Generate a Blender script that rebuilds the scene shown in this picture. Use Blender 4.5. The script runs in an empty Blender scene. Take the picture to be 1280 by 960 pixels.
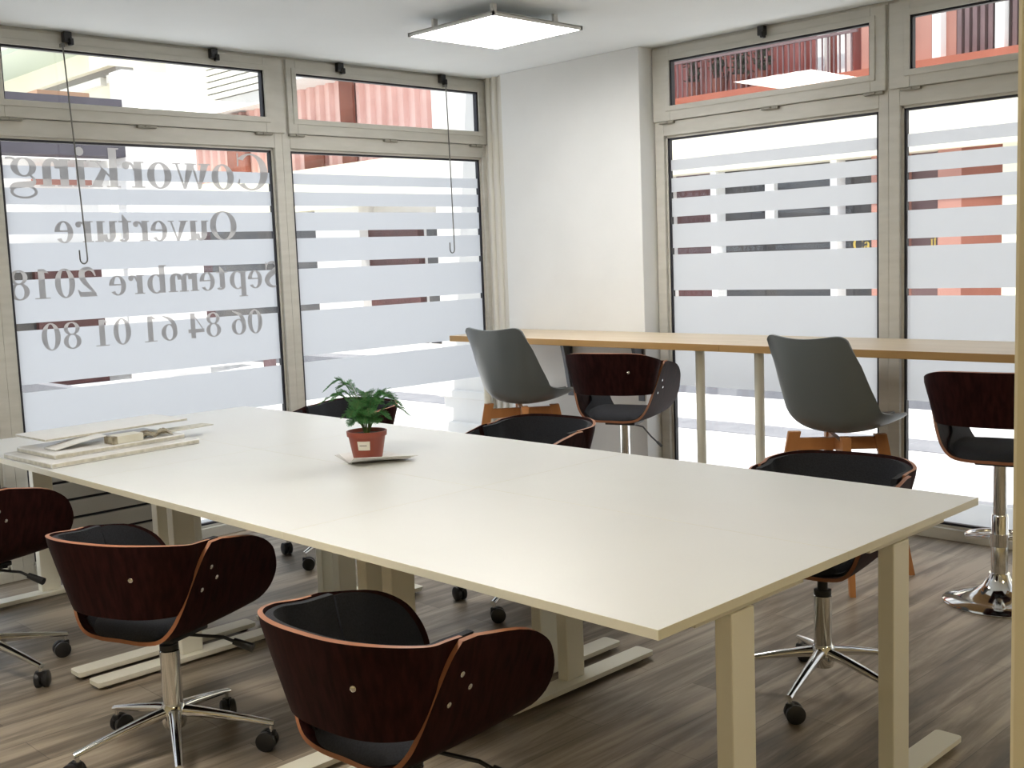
import bpy, bmesh, math, random
from mathutils import Vector, Matrix
from mathutils.geometry import delaunay_2d_cdt
random.seed(7)
SC = bpy.context.scene
COL = SC.collection
PI = math.pi
R = math.radians

# ------------------------------------------------------------------ materials
def mat(name, color, rough=0.5, metal=0.0, **kw):
    m = bpy.data.materials.new(name); m.use_nodes = True
    b = m.node_tree.nodes['Principled BSDF']
    b.inputs['Base Color'].default_value = (*color, 1)
    b.inputs['Roughness'].default_value = rough
    b.inputs['Metallic'].default_value = metal
    for k, v in kw.items():
        b.inputs[k].default_value = v
    return m

def noisy(name, c1, c2, scale=(4, 4, 4), rough=0.5, detail=6, bump=0.0, lo=0.35, hi=0.65, **kw):
    m = mat(name, c1, rough, **kw); nt = m.node_tree; n = nt.nodes; l = nt.links
    b = n['Principled BSDF']
    tc = n.new('ShaderNodeTexCoord'); mp = n.new('ShaderNodeMapping'); no = n.new('ShaderNodeTexNoise'); cr = n.new('ShaderNodeValToRGB')
    mp.inputs['Scale'].default_value = scale
    no.inputs['Scale'].default_value = 1.0; no.inputs['Detail'].default_value = detail
    cr.color_ramp.elements[0].position = lo; cr.color_ramp.elements[1].position = hi
    cr.color_ramp.elements[0].color = (*c1, 1); cr.color_ramp.elements[1].color = (*c2, 1)
    l.new(tc.outputs['Object'], mp.inputs['Vector']); l.new(mp.outputs['Vector'], no.inputs['Vector'])
    l.new(no.outputs['Fac'], cr.inputs['Fac']); l.new(cr.outputs['Color'], b.inputs['Base Color'])
    if bump:
        bp = n.new('ShaderNodeBump'); bp.inputs['Strength'].default_value = bump; bp.inputs['Distance'].default_value = 0.01
        l.new(no.outputs['Fac'], bp.inputs['Height']); l.new(bp.outputs['Normal'], b.inputs['Normal'])
    return m

M = {}
M['wall'] = noisy('wall_paint', (.79, .80, .80), (.82, .83, .83), (3, 3, 3), .7)
M['cream'] = noisy('cream_paint', (.56, .49, .31), (.60, .53, .35), (3, 3, 3), .6)
M['ceiling'] = noisy('ceiling_paint', (.86, .90, .93), (.89, .93, .96), (2, 2, 2), .8)
M['alu'] = noisy('window_paint', (.54, .53, .485), (.59, .58, .535), (6, 6, 30), .45)
M['casing'] = mat('casing_paint', (.72, .70, .64), .5)
M['gasket'] = mat('black_rubber', (.012, .012, .02), .5)
M['black'] = mat('black_plastic', (.012, .012, .014), .45)
M['white_lam'] = noisy('white_laminate', (.77, .78, .77), (.79, .80, .79), (2, 2, 2), .33)
M['white_edge'] = mat('white_edge_band', (.74, .71, .58), .4)
M['white_steel'] = mat('white_powder_steel', (.78, .76, .66), .42)
M['rad'] = noisy('radiator_enamel', (.52, .51, .49), (.56, .55, .53), (3, 3, 3), .4)
M['chrome'] = mat('chrome', (.80, .80, .80), .09, 1.0)
M['steel'] = mat('brushed_steel', (.55, .55, .55), .3, 1.0)
M['rod'] = mat('grey_rod', (.16, .16, .15), .45)
M['hinge'] = mat('hinge_metal', (.30, .29, .25), .5)
M['dark_steel'] = mat('grey_bracket', (.12, .13, .15), .45, .3)
M['walnut'] = noisy('walnut_veneer', (.017, .0050, .0053), (.033, .0092, .0090), (60, 60, 3), .58, **{'Specular IOR Level': .07})
M['ply'] = noisy('ply_edge', (.26, .095, .040), (.36, .15, .07), (8, 8, 8), .45)
M['fabric'] = noisy('charcoal_fabric', (.008, .009, .014), (.015, .017, .024), (220, 220, 220), .85, bump=.15)
M['grey_shell'] = mat('grey_plastic_shell', (.14, .158, .165), .34)
M['grey_pad'] = noisy('grey_leatherette', (.045, .048, .052), (.06, .063, .067), (60, 60, 60), .5)
M['beech'] = noisy('beech_wood', (.42, .17, .055), (.54, .24, .085), (14, 14, 2), .45)
M['desk_top'] = noisy('pale_beech_laminate', (.62, .50, .35), (.69, .57, .42), (1.5, 22, 10), .38)
M['desk_edge'] = noisy('beech_edge', (.40, .23, .08), (.47, .28, .105), (2, 20, 20), .45)
M['desk_leg'] = mat('cream_steel_leg', (.70, .68, .58), .4)
M['terracotta'] = mat('terracotta_plastic', (.26, .055, .03), .45)
M['soil'] = noisy('soil', (.02, .012, .008), (.05, .03, .02), (90, 90, 90), .95)
M['leaf'] = noisy('fern_green', (.02, .13, .03), (.06, .26, .06), (40, 40, 40), .55)
M['stem'] = mat('fern_stem', (.10, .16, .05), .6)
M['label_paper'] = noisy('label_paper', (.72, .70, .60), (.75, .73, .64), (20, 20, 20), .7)
M['ink'] = mat('grey_ink', (.12, .12, .12), .7)
M['news'] = noisy('newsprint', (.82, .81, .79), (.64, .63, .61), (60, 18, 4), .8, lo=.56, hi=.70)
M['paper'] = mat('white_paper', (.82, .82, .81), .6)
M['wrap'] = noisy('plastic_wrapped_card', (.70, .69, .66), (.82, .82, .82), (9, 9, 9), .22, bump=.3)
M['wrap_edge'] = noisy('card_edge', (.50, .48, .40), (.66, .64, .55), (40, 40, 8), .5)
M['carton'] = noisy('cream_carton', (.66, .64, .52), (.74, .72, .62), (12, 12, 12), .5)
M['foil'] = noisy('crumpled_brown_paper', (.16, .13, .08), (.42, .38, .28), (40, 40, 40), .5, bump=.6)
M['lamp_frame'] = mat('lamp_white_frame', (.80, .80, .78), .4)

def floor_mat():
    m = mat('vinyl_plank_floor', (.2, .17, .14), .42); nt = m.node_tree; n = nt.nodes; l = nt.links; b = n['Principled BSDF']
    tc = n.new('ShaderNodeTexCoord')
    sw = n.new('ShaderNodeMapping'); sw.inputs['Rotation'].default_value = (0, 0, R(90))
    l.new(tc.outputs['Object'], sw.inputs['Vector'])
    br = n.new('ShaderNodeTexBrick'); br.inputs['Scale'].default_value = 1.0
    br.inputs['Brick Width'].default_value = 1.22; br.inputs['Row Height'].default_value = .18
    br.inputs['Mortar Size'].default_value = .0012; br.offset = .37
    br.inputs['Color1'].default_value = (.0, .0, .0, 1); br.inputs['Color2'].default_value = (1, 1, 1, 1); br.inputs['Mortar'].default_value = (.3, .3, .3, 1)
    l.new(sw.outputs['Vector'], br.inputs['Vector'])
    st = n.new('ShaderNodeMapping'); st.inputs['Scale'].default_value = (16, 1.4, 1)
    l.new(tc.outputs['Object'], st.inputs['Vector'])
    no = n.new('ShaderNodeTexNoise'); no.inputs['Scale'].default_value = 1.0; no.inputs['Detail'].default_value = 9; no.inputs['Roughness'].default_value = .62; no.inputs['Distortion'].default_value = .5
    l.new(st.outputs['Vector'], no.inputs['Vector'])
    st2 = n.new('ShaderNodeMapping'); st2.inputs['Scale'].default_value = (3.2, .9, 1)
    l.new(tc.outputs['Object'], st2.inputs['Vector'])
    no2 = n.new('ShaderNodeTexNoise'); no2.inputs['Scale'].default_value = 1.0; no2.inputs['Detail'].default_value = 4
    l.new(st2.outputs['Vector'], no2.inputs['Vector'])
    a = n.new('ShaderNodeMath'); a.operation = 'MULTIPLY_ADD'; a.inputs[1].default_value = .16
    l.new(br.outputs['Color'], a.inputs[0]); l.new(no.outputs['Fac'], a.inputs[2])
    a2 = n.new('ShaderNodeMath'); a2.operation = 'MULTIPLY_ADD'; a2.inputs[1].default_value = .55
    l.new(no2.outputs['Fac'], a2.inputs[0]); l.new(a.outputs[0], a2.inputs[2])
    cr = n.new('ShaderNodeValToRGB'); e = cr.color_ramp.elements
    e[0].position = .55; e[0].color = (.070, .053, .038, 1); e[1].position = 1.15 if False else 1.0; e[1].color = (.40, .335, .26, 1)
    mid = cr.color_ramp.elements.new(.80); mid.color = (.185, .150, .113, 1)
    l.new(a2.outputs[0], cr.inputs['Fac'])
    mx = n.new('ShaderNodeMixRGB'); mx.blend_type = 'MULTIPLY'; mx.inputs[0].default_value = 1
    inv = n.new('ShaderNodeMath'); inv.operation = 'MULTIPLY_ADD'; inv.inputs[1].default_value = -.45; inv.inputs[2].default_value = 1
    l.new(br.outputs['Fac'], inv.inputs[0]); l.new(cr.outputs['Color'], mx.inputs[1]); l.new(inv.outputs[0], mx.inputs[2])
    l.new(mx.outputs[0], b.inputs['Base Color'])
    bp = n.new('ShaderNodeBump'); bp.inputs['Strength'].default_value = .12; bp.inputs['Distance'].default_value = .004
    l.new(no.outputs['Fac'], bp.inputs['Height']); l.new(bp.outputs['Normal'], b.inputs['Normal'])
    return m
M['floor'] = floor_mat()

def glass_mat():
    m = bpy.data.materials.new('window_glass'); m.use_nodes = True; nt = m.node_tree; n = nt.nodes; l = nt.links
    n.remove(n['Principled BSDF']); out = n['Material Output']
    lw = n.new('ShaderNodeLayerWeight'); lw.inputs['Blend'].default_value = .5
    p = n.new('ShaderNodeMath'); p.operation = 'POWER'; p.inputs[1].default_value = 5
    k = n.new('ShaderNodeMath'); k.operation = 'MULTIPLY_ADD'; k.inputs[1].default_value = .9; k.inputs[2].default_value = .045
    l.new(lw.outputs['Facing'], p.inputs[0]); l.new(p.outputs[0], k.inputs[0])
    t = n.new('ShaderNodeBsdfTransparent'); t.inputs['Color'].default_value = (.965, .975, .97, 1)
    g = n.new('ShaderNodeBsdfGlossy'); g.inputs['Roughness'].default_value = .0
    mx = n.new('ShaderNodeMixShader')
    l.new(k.outputs[0], mx.inputs[0]); l.new(t.outputs[0], mx.inputs[1]); l.new(g.outputs[0], mx.inputs[2]); l.new(mx.outputs[0], out.inputs[0])
    return m
M['glass'] = glass_mat()

def film_mat(name, tcol, dcol, fac, clear=0.0):
    m = bpy.data.materials.new(name); m.use_nodes = True; nt = m.node_tree; n = nt.nodes; l = nt.links
    n.remove(n['Principled BSDF']); out = n['Material Output']
    a = n.new('ShaderNodeBsdfTranslucent'); a.inputs['Color'].default_value = (*tcol, 1)
    d = n.new('ShaderNodeBsdfDiffuse'); d.inputs['Color'].default_value = (*dcol, 1)
    mx = n.new('ShaderNodeMixShader'); mx.inputs[0].default_value = fac
    l.new(a.outputs[0], mx.inputs[1]); l.new(d.outputs[0], mx.inputs[2])
    last = mx
    if clear:
        t = n.new('ShaderNodeBsdfTransparent'); t.inputs['Color'].default_value = (*tcol, 1)
        m2 = n.new('ShaderNodeMixShader'); m2.inputs[0].default_value = clear
        l.new(mx.outputs[0], m2.inputs[1]); l.new(t.outputs[0], m2.inputs[2]); last = m2
    l.new(last.outputs[0], out.inputs[0])
    return m
M['film'] = film_mat('frosted_film', (.62, .64, .68), (.44, .45, .46), .27)
M['letter'] = film_mat('grey_lettering_vinyl', (.52, .50, .485), (.42, .41, .40), .32, .14)

def emit(name, color, s):
    m = bpy.data.materials.new(name); m.use_nodes = True; nt = m.node_tree; n = nt.nodes
    n.remove(n['Principled BSDF']); e = n.new('ShaderNodeEmission'); e.inputs[0].default_value = (*color, 1); e.inputs[1].default_value = s
    nt.links.new(e.outputs[0], n['Material Output'].inputs[0]); return m
LED_CAM = emit('led_diffuser', (1.0, .97, .92), 25.0)
LED_FILL_WARM = emit('led_fill_warm_diffuser', (1.0, .84, .56), 21.0)
LED_FILL = emit('led_fill_diffuser', (1.0, .93, .82), 48.0)

# ------------------------------------------------------------------ mesh helpers
def link(name, bm, mats, parent=None, loc=(0, 0, 0), rotz=0.0, smooth=None, fixn=True):
    if fixn:
        bmesh.ops.recalc_face_normals(bm, faces=bm.faces)
    me = bpy.data.meshes.new(name); bm.to_mesh(me); bm.free()
    for m in (mats if isinstance(mats, (list, tuple)) else [mats]):
        me.materials.append(M[m] if isinstance(m, str) else m)
    if smooth is not None:
        me.polygons.foreach_set('use_smooth', [True] * len(me.polygons))
        me.set_sharp_from_angle(angle=R(smooth))
    o = bpy.data.objects.new(name, me); COL.objects.link(o)
    o.location = loc; o.rotation_euler = (0, 0, rotz)
    if parent is not None:
        o.parent = parent
    return o

def tag(o, label=None, cat=None, group=None, kind=None):
    if label: o['label'] = label
    if cat: o['category'] = cat
    if group: o['group'] = group
    if kind: o['kind'] = kind
    return o

def thing(name, label, cat, loc=(0, 0, 0), rotz=0.0, group=None, kind=None):
    o = bpy.data.objects.new(name, None); COL.objects.link(o)
    o.location = loc; o.rotation_euler = (0, 0, rotz); o.empty_display_size = .1
    return tag(o, label, cat, group, kind)

def dup(root, loc, rotz, label, group=None):
    r = root.copy(); COL.objects.link(r); r.location = loc; r.rotation_euler = (0, 0, rotz); r['label'] = label
    if group: r['group'] = group
    for ch in list(root.children):
        c = ch.copy(); COL.objects.link(c); c.parent = r
        for g in list(ch.children):
            d = g.copy(); COL.objects.link(d); d.parent = c
    return r

def B(): return bmesh.new()

def box(bm, x0, x1, y0, y1, z0, z1, bev=0.0, mi=0, seg=2):
    t = bmesh.new()
    bmesh.ops.create_cube(t, size=1.0)
    for v in t.verts:
        v.co = Vector(((x0 + x1) / 2 + v.co.x * (x1 - x0), (y0 + y1) / 2 + v.co.y * (y1 - y0), (z0 + z1) / 2 + v.co.z * (z1 - z0)))
    if bev:
        bmesh.ops.bevel(t, geom=list(t.edges), offset=bev, segments=seg, affect='EDGES', profile=.5)
    merge(bm, t, mi)

def merge(bm, t, mi=None, mtx=None):
    if mtx is not None:
        bmesh.ops.transform(t, matrix=mtx, verts=t.verts)
    vm = {}
    for v in t.verts: vm[v] = bm.verts.new(v.co)
    for f in t.faces:
        try:
            nf = bm.faces.new([vm[v] for v in f.verts]); nf.material_index = f.material_index if mi is None else mi
        except ValueError:
            pass
    t.free()

def prism(bm, pts, axis, a, b, mi=0):
    """polygon pts (2-D) extruded along axis 'x','y','z' from a to b"""
    def p(u, v, w):
        return {'x': (w, u, v), 'y': (u, w, v), 'z': (u, v, w)}[axis]
    lo = [bm.verts.new(p(u, v, a)) for u, v in pts]; hi = [bm.verts.new(p(u, v, b)) for u, v in pts]
    n = len(pts)
    for f in ([lo[::-1], hi] + [[lo[i], lo[(i + 1) % n], hi[(i + 1) % n], hi[i]] for i in range(n)]):
        nf = bm.faces.new(f); nf.material_index = mi

def lathe(bm, prof, seg=32, cx=0, cy=0, mi=0, cap=True):
    rings = []
    for r, z in prof:
        rings.append([bm.verts.new((cx + r * math.cos(2 * PI * k / seg), cy + r * math.sin(2 * PI * k / seg), z)) for k in range(seg)])
    for a, b in zip(rings, rings[1:]):
        for k in range(seg):
            f = bm.faces.new((a[k], a[(k + 1) % seg], b[(k + 1) % seg], b[k])); f.material_index = mi
    if cap:
        for r in (rings[0], rings[-1]):
            f = bm.faces.new(r); f.material_index = mi

def tube(bm, pts, rad, seg=10, mi=0, flat=1.0):
    pts = [Vector(p) for p in pts]; rings = []
    prev = None
    for i, p in enumerate(pts):
        d = (pts[min(i + 1, len(pts) - 1)] - pts[max(i - 1, 0)]).normalized()
        up = Vector((0, 0, 1)) if abs(d.z) < .95 else Vector((1, 0, 0))
        if prev is not None and abs(d.dot(prev)) < .95: up = prev
        s = d.cross(up).normalized(); u = s.cross(d).normalized(); prev = u
        r = rad[i] if isinstance(rad, (list, tuple)) else rad
        rings.append([bm.verts.new(p + s * r * math.cos(2 * PI * k / seg) + u * r * flat * math.sin(2 * PI * k / seg)) for k in range(seg)])
    for a, b in zip(rings, rings[1:]):
        for k in range(seg):
            f = bm.faces.new((a[k], a[(k + 1) % seg], b[(k + 1) % seg], b[k])); f.material_index = mi
    for r in (rings[0], rings[-1]):
        f = bm.faces.new(r); f.material_index = mi

def cyl(bm, p0, p1, r, seg=16, mi=0): tube(bm, [p0, p1], r, seg, mi)

def sheet(bm, P, nu, nv, t, mi=(0, 0, 0), off=0.0):
    """thick sheet: P(u,v), u,v in 0..1; t thickness, off shift along the normal"""
    e = 1e-3
    def N(u, v):
        du = P(min(u + e, 1), v) - P(max(u - e, 0), v); dv = P(u, min(v + e, 1)) - P(u, max(v - e, 0))
        n = du.cross(dv)
        return n.normalized() if n.length > 1e-12 else Vector((0, 0, 1))
    F, K = [], []
    for i in range(nu + 1):
        fr, kr = [], []
        for j in range(nv + 1):
            u, v = i / nu, j / nv; p = P(u, v)
            n = N(min(max(u, .01), .99), min(max(v, .01), .99))
            fr.append(bm.verts.new(p + n * (off + t / 2))); kr.append(bm.verts.new(p + n * (off - t / 2)))
        F.append(fr); K.append(kr)
    def q(a, b, c, d, m):
        f = bm.faces.new((a, b, c, d)); f.material_index = m
    for i in range(nu):
        for j in range(nv):
            q(F[i][j], F[i + 1][j], F[i + 1][j + 1], F[i][j + 1], mi[0]); q(K[i][j], K[i][j + 1], K[i + 1][j + 1], K[i + 1][j], mi[1])
    for i in range(nu):
        q(F[i][0], K[i][0], K[i + 1][0], F[i + 1][0], mi[2]); q(F[i][nv], F[i + 1][nv], K[i + 1][nv], K[i][nv], mi[2])
    for j in range(nv):
        q(F[0][j], F[0][j + 1], K[0][j + 1], K[0][j], mi[2]); q(F[nu][j], K[nu][j], K[nu][j + 1], F[nu][j + 1], mi[2])

def interp(tab, t):
    """Catmull-Rom through evenly spaced table values"""
    n = len(tab) - 1; x = min(max(t, 0), 1) * n; i = min(int(x), n - 1); f = x - i
    g = lambda k: tab[min(max(k, 0), n)]
    p0, p1, p2, p3 = g(i - 1), g(i), g(i + 1), g(i + 2)
    if i - 1 < 0: p0 = 2 * p1 - p2
    if i + 2 > n: p3 = 2 * p2 - p1
    return .5 * (2 * p1 + (p2 - p0) * f + (2 * p0 - 5 * p1 + 4 * p2 - p3) * f * f + (3 * p1 - p0 - 3 * p2 + p3) * f ** 3)

# ------------------------------------------------------------------ room shell
XL, YR, ZC = -5.295, 5.11, 2.535       # left window face, right window face, ceiling
XB, YB = 2.6, -2.2                     # rear walls behind the camera
bm = B(); box(bm, XL - .12, XB + .1, YB - .1, YR + .12, -.12, 0)
tag(link('floor', bm, 'floor'), 'grey brown wood plank vinyl floor of the office', 'floor', kind='structure')
bm = B(); box(bm, XL - .25, XB + .1, YB - .1, YR + .25, ZC, ZC + .2)
tag(link('ceiling', bm, 'ceiling'), 'plain pale grey plaster ceiling over the office', 'ceiling', kind='structure')
bm = B(); box(bm, XB, XB + .1, YB - .1, YR + .1, 0, ZC)
tag(link('wall_east', bm, 'cream'), 'plain cream side wall opposite the lettered windows', 'wall', kind='structure')
bm = B(); box(bm, XL - .1, XB, YB - .1, YB, 0, ZC)
tag(link('wall_south', bm, 'cream'), 'plain cream rear wall opposite the bar desk', 'wall', kind='structure')
# white corner pier between the two glazed walls
bm = B(); box(bm, -5.09, -4.0, 4.985, YR + .15, 0, ZC, .004)
box(bm, XL - .1, -5.09, 5.06, YR + .15, 0, ZC)
tag(link('wall_pier', bm, 'wall'), 'white plastered corner pier between the two glazed walls', 'wall', kind='structure')
bm = B()
box(bm, XL - .02, -5.09, 5.035, 5.06, 0, ZC, .003)
for x in (-5.25, -5.19, -5.125):
    cyl(bm, (x, 5.032, 0), (x, 5.032, ZC), .018, 12)
tag(link('trim_1', bm, 'casing', smooth=40), 'cream ribbed vertical casing beside the corner pier', 'trim', kind='structure')
# right of the glazed wall, behind the column
bm = B(); box(bm, .42, XB, YR - .05, YR + .15, 0, ZC)
tag(link('wall_north', bm, 'wall'), 'white wall at the end of the glazed side', 'wall', kind='structure')
bm = B(); box(bm, XL - .1, XL + .05, YB, .40, 0, ZC)
tag(link('wall_west', bm, 'wall'), 'white wall before the lettered windows', 'wall', kind='structure')
bm = B(); box(bm, -.531, -.18, 1.35, 1.75, 0, ZC, .006)
tag(link('wall_column', bm, 'cream'), 'cream painted column cutting the right edge of the view', 'column', kind='structure')

# ------------------------------------------------------------------ windows
BANDS = [(1.857, 1.917), (1.739, 1.816), (1.602, 1.704), (1.428, 1.561), (1.191, 1.392), (.905, 1.157), (.652, .868)]

def mapper(side):
    if side == 'L': return lambda u, w, z: (XL + w, u, z)
    return lambda u, w, z: (u, YR - w, z)

def ubox(bm, f, u0, u1, w0, w1, z0, z1, bev=0.0, mi=0):
    a, b = f(u0, w0, z0), f(u1, w1, z1)
    box(bm, min(a[0], b[0]), max(a[0], b[0]), min(a[1], b[1]), max(a[1], b[1]), min(a[2], b[2]), max(a[2], b[2]), bev, mi)

def window(name, side, label, post0, post1, g0, g1, s0, s1, sg0, sg1, hinges, latches, rod=None):
    """post0/post1 outer limits of the bay frame, g0/g1 lower glass, s0/s1 sash outer, sg0/sg1 sash glass"""
    f = mapper(side)
    root = thing(name, label, 'window', f((post0 + post1) / 2, 0, 0), kind='structure')
    ox, oy, oz = root.location
    def rel(o): o.location = (-ox, -oy, 0); return o
    bm = B()
    ubox(bm, f, post0, g0, -.07, 0, 0, ZC, .003); ubox(bm, f, g1, post1, -.07, 0, 0, ZC, .003)
    ubox(bm, f, g0, g1, -.07, 0, 0, .055, .003)
    ubox(bm, f, g0, g1, -.07, 0, 2.048, 2.125, .003)
    ubox(bm, f, g0, g1, -.07, 0, 2.515, ZC, .002)
    for (a, b, c, d) in ((g0, g0 + .012, .055, 2.048), (g1 - .012, g1, .055, 2.048), (g0, g1, .055, .067), (g0, g1, 2.036, 2.048)):
        ubox(bm, f, a, b, -.05, -.02, c, d)
    rel(link('frame', bm, 'alu', root))
    # black gaskets round the lower pane
    bm = B(); e = .011
    for (a, b, c, d) in ((g0 + .012, g0 + .012 + e, .067, 2.036), (g1 - .012 - e, g1 - .012, .067, 2.036), (g0 + .012, g1 - .012, .067, .067 + e), (g0 + .012, g1 - .012, 2.036 - e, 2.036)):
        ubox(bm, f, a, b, -.048, -.024, c, d)
    rel(link('gasket', bm, 'gasket', root))
    bm = B(); ubox(bm, f, g0 + .004, g1 - .004, -.042, -.036, .06, 2.044)
    gl = rel(link('glass_pane', bm, 'glass', root))
    bm = B()
    for z0, z1 in BANDS:
        u0, u1 = g0 + .024, g1 - .024
        vs = [bm.verts.new(f(u, -.033, z)) for u, z in ((u0, z0), (u1, z0), (u1, z1), (u0, z1))]
        bm.faces.new(vs)
    ff = rel(link('frosted_film', bm, 'film', root, fixn=False)); ff['label'] = 'frosted film in horizontal bands'
    # upper tilting sash
    bm = B(); W0, W1 = -.03, .018
    ubox(bm, f, s0, sg0, W0, W1, 2.127, 2.520, .003); ubox(bm, f, sg1, s1, W0, W1, 2.127, 2.520, .003)
    ubox(bm, f, sg0, sg1, W0, W1, 2.127, 2.204, .003); ubox(bm, f, sg0, sg1, W0, W1, 2.452, 2.520, .003)
    b = .026
    for (a, c, z0, z1) in ((sg0 - b, sg0 + .002, 2.204 - b, 2.452 + b), (sg1 - .002, sg1 + b, 2.204 - b, 2.452 + b), (sg0, sg1, 2.204 - b, 2.206), (sg0, sg1, 2.450, 2.452 + b)):
        ubox(bm, f, a, c, W1 - .002, W1 + .007, z0, z1, .002)
    sash = rel(link('tilting_sash', bm, 'alu', root))
    bm = B()
    for (a, c, z0, z1) in ((sg0, sg0 + e, 2.204, 2.452), (sg1 - e, sg1, 2.204, 2.452), (sg0, sg1, 2.204, 2.208), (sg0, sg1, 2.452 - e, 2.452)):
        ubox(bm, f, a, c, -.02, .010, z0, z1)
    link('gasket', bm, 'gasket', sash)
    bm = B(); ubox(bm, f, sg0, sg1, -.008, -.002, 2.204, 2.452)
    link('glass_pane', bm, 'glass', sash)
    for h in hinges:
        bm = B(); ubox(bm, f, h - .05, h + .05, .0, .022, 2.112, 2.126, .003)
        p = f(h - .012, .022, 2.119); q = f(h + .012, .022, 2.119); cyl(bm, p, q, .007, 10)
        rel(link('hinge', bm, 'hinge', root))
    for h in latches:
        bm = B(); ubox(bm, f, h - .020, h + .020, .018, .050, 2.482, 2.530, .004)
        ubox(bm, f, h + .004, h + .022, .030, .062, 2.468, 2.500, .004)
        rel(link('latch', bm, 'black', root))
    if rod:
        u0, z0, u1, z1 = rod
        bm = B()
        pts = [f(u0, .045, z0), f((u0 + u1) / 2, .05, (z0 + z1) / 2), f(u1, .05, z1 + .03)]
        for k in range(9):
            a = PI * k / 8
            pts.append(f(u1 - .018 + .018 * math.cos(a), .05, z1 + .018 - .022 * math.sin(a) + .0))
        pts.append(f(u1 - .036, .05, z1 + .06))
        tube(bm, pts, .0036, 8)
        ubox(bm, f, u0 - .008, u0 + .008, .018, .050, z0 - .005, z0 + .012)
        rel(link('pull_rod', bm, 'rod', root, smooth=60))
    return root

HG = lambda a, b: [a + .06, (a + b) / 2, b - .06]
window('window_1', 'L', 'first glazed bay of the left wall, before the lettered bay', .43, 1.95, .50, 1.90, .46, 1.93, .52, 1.80, HG(.46, 1.93), [])
W2 = window('window_2', 'L', 'glazed bay carrying the mirrored opening notice in grey letters', 1.95, 3.512, 2.0, 3.463, 1.98, 3.525, 2.037, 3.407, [2.064, 2.722, 3.394], [2.343, 3.104], (2.317, 2.462, 2.352, 1.462))
window('window_3', 'L', 'plain banded glazed bay next to the white corner pier, left side', 3.512, 5.06, 3.562, 5.006, 3.55, 5.06, 3.607, 4.97, [3.60, 4.255, 4.942], [3.896, 4.658], (4.678, 2.462, 4.687, 1.456))
window('window_4', 'R', 'banded glazed bay behind the bar desk, right of the white pier', -3.995, -2.60, -3.935, -2.65, -3.99, -2.607, -3.875, -2.684, [-3.90, -3.24, -2.669], [-3.268])
window('window_5', 'R', 'banded glazed bay at the right, beside the cream column', -2.60, -1.10, -2.545, -1.155, -2.59, -1.11, -2.488, -1.19, [-2.485, -1.85, -1.18], [-2.0])
window('window_6', 'R', 'last glazed bay of the bar desk side', -1.10, .42, -1.045, .37, -1.09, .41, -1.0, .33, HG(-1.09, .41), [])

# ------------------------------------------------------------------ mirrored window lettering
def ell(cx, cy, rx, ry, a): return (cx + rx * math.cos(a), cy + ry * math.sin(a))
def ring(cx, cy, rx, ry, st, th, a0=0, a1=360, n=36):
    o = []
    k = max(6, int(n * abs(a1 - a0) / 360))
    for i in range(k):
        a, b = R(a0 + (a1 - a0) * i / k), R(a0 + (a1 - a0) * (i + 1) / k)
        o.append([ell(cx, cy, rx, ry, a), ell(cx, cy, rx, ry, b), ell(cx, cy, rx - st, ry - th, b), ell(cx, cy, rx - st, ry - th, a)])
    return o
def rc(x0, y0, x1, y1): return [[(x0, y0), (x1, y0), (x1, y1), (x0, y1)]]
def disc(cx, cy, r, n=20): return [[ell(cx, cy, r, r, 2 * PI * i / n) for i in range(n)]]
def stroke(pts, ws, sub=8):
    xs = [p[0] for p in pts]; ys = [p[1] for p in pts]; N = (len(pts) - 1) * sub; o = []
    L = []
    for i in range(N + 1):
        t = i / N; x, y = interp(xs, t), interp(ys, t); x2, y2 = interp(xs, min(t + .004, 1)), interp(ys, min(t + .004, 1)); x1, y1 = interp(xs, max(t - .004, 0)), interp(ys, max(t - .004, 0))
        d = math.hypot(x2 - x1, y2 - y1) or 1; nx, ny = -(y2 - y1) / d, (x2 - x1) / d; w = max(interp(ws, t), .01) / 2
        L.append(((x + nx * w, y + ny * w), (x - nx * w, y - ny * w)))
    for a, b in zip(L, L[1:]): o.append([a[0], b[0], b[1], a[1]])
    return o
def vee(x, w):
    return [[(x + .02, .46), (x + .17, .46), (x + w * .60, -.005), (x + w * .47, -.005)], [(x + w * .50, -.005), (x + w * .58, -.005), (x + w - .05, .46), (x + w - .095, .46)]] + rc(x - .01, .435, x + .22, .46) + rc(x + w - .15, .435, x + w, .46)
def arch(x0, x1): return ring((x0 + x1) / 2, .30, (x1 - x0) / 2, .17, .14, .06, 0, 180, 40)
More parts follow.
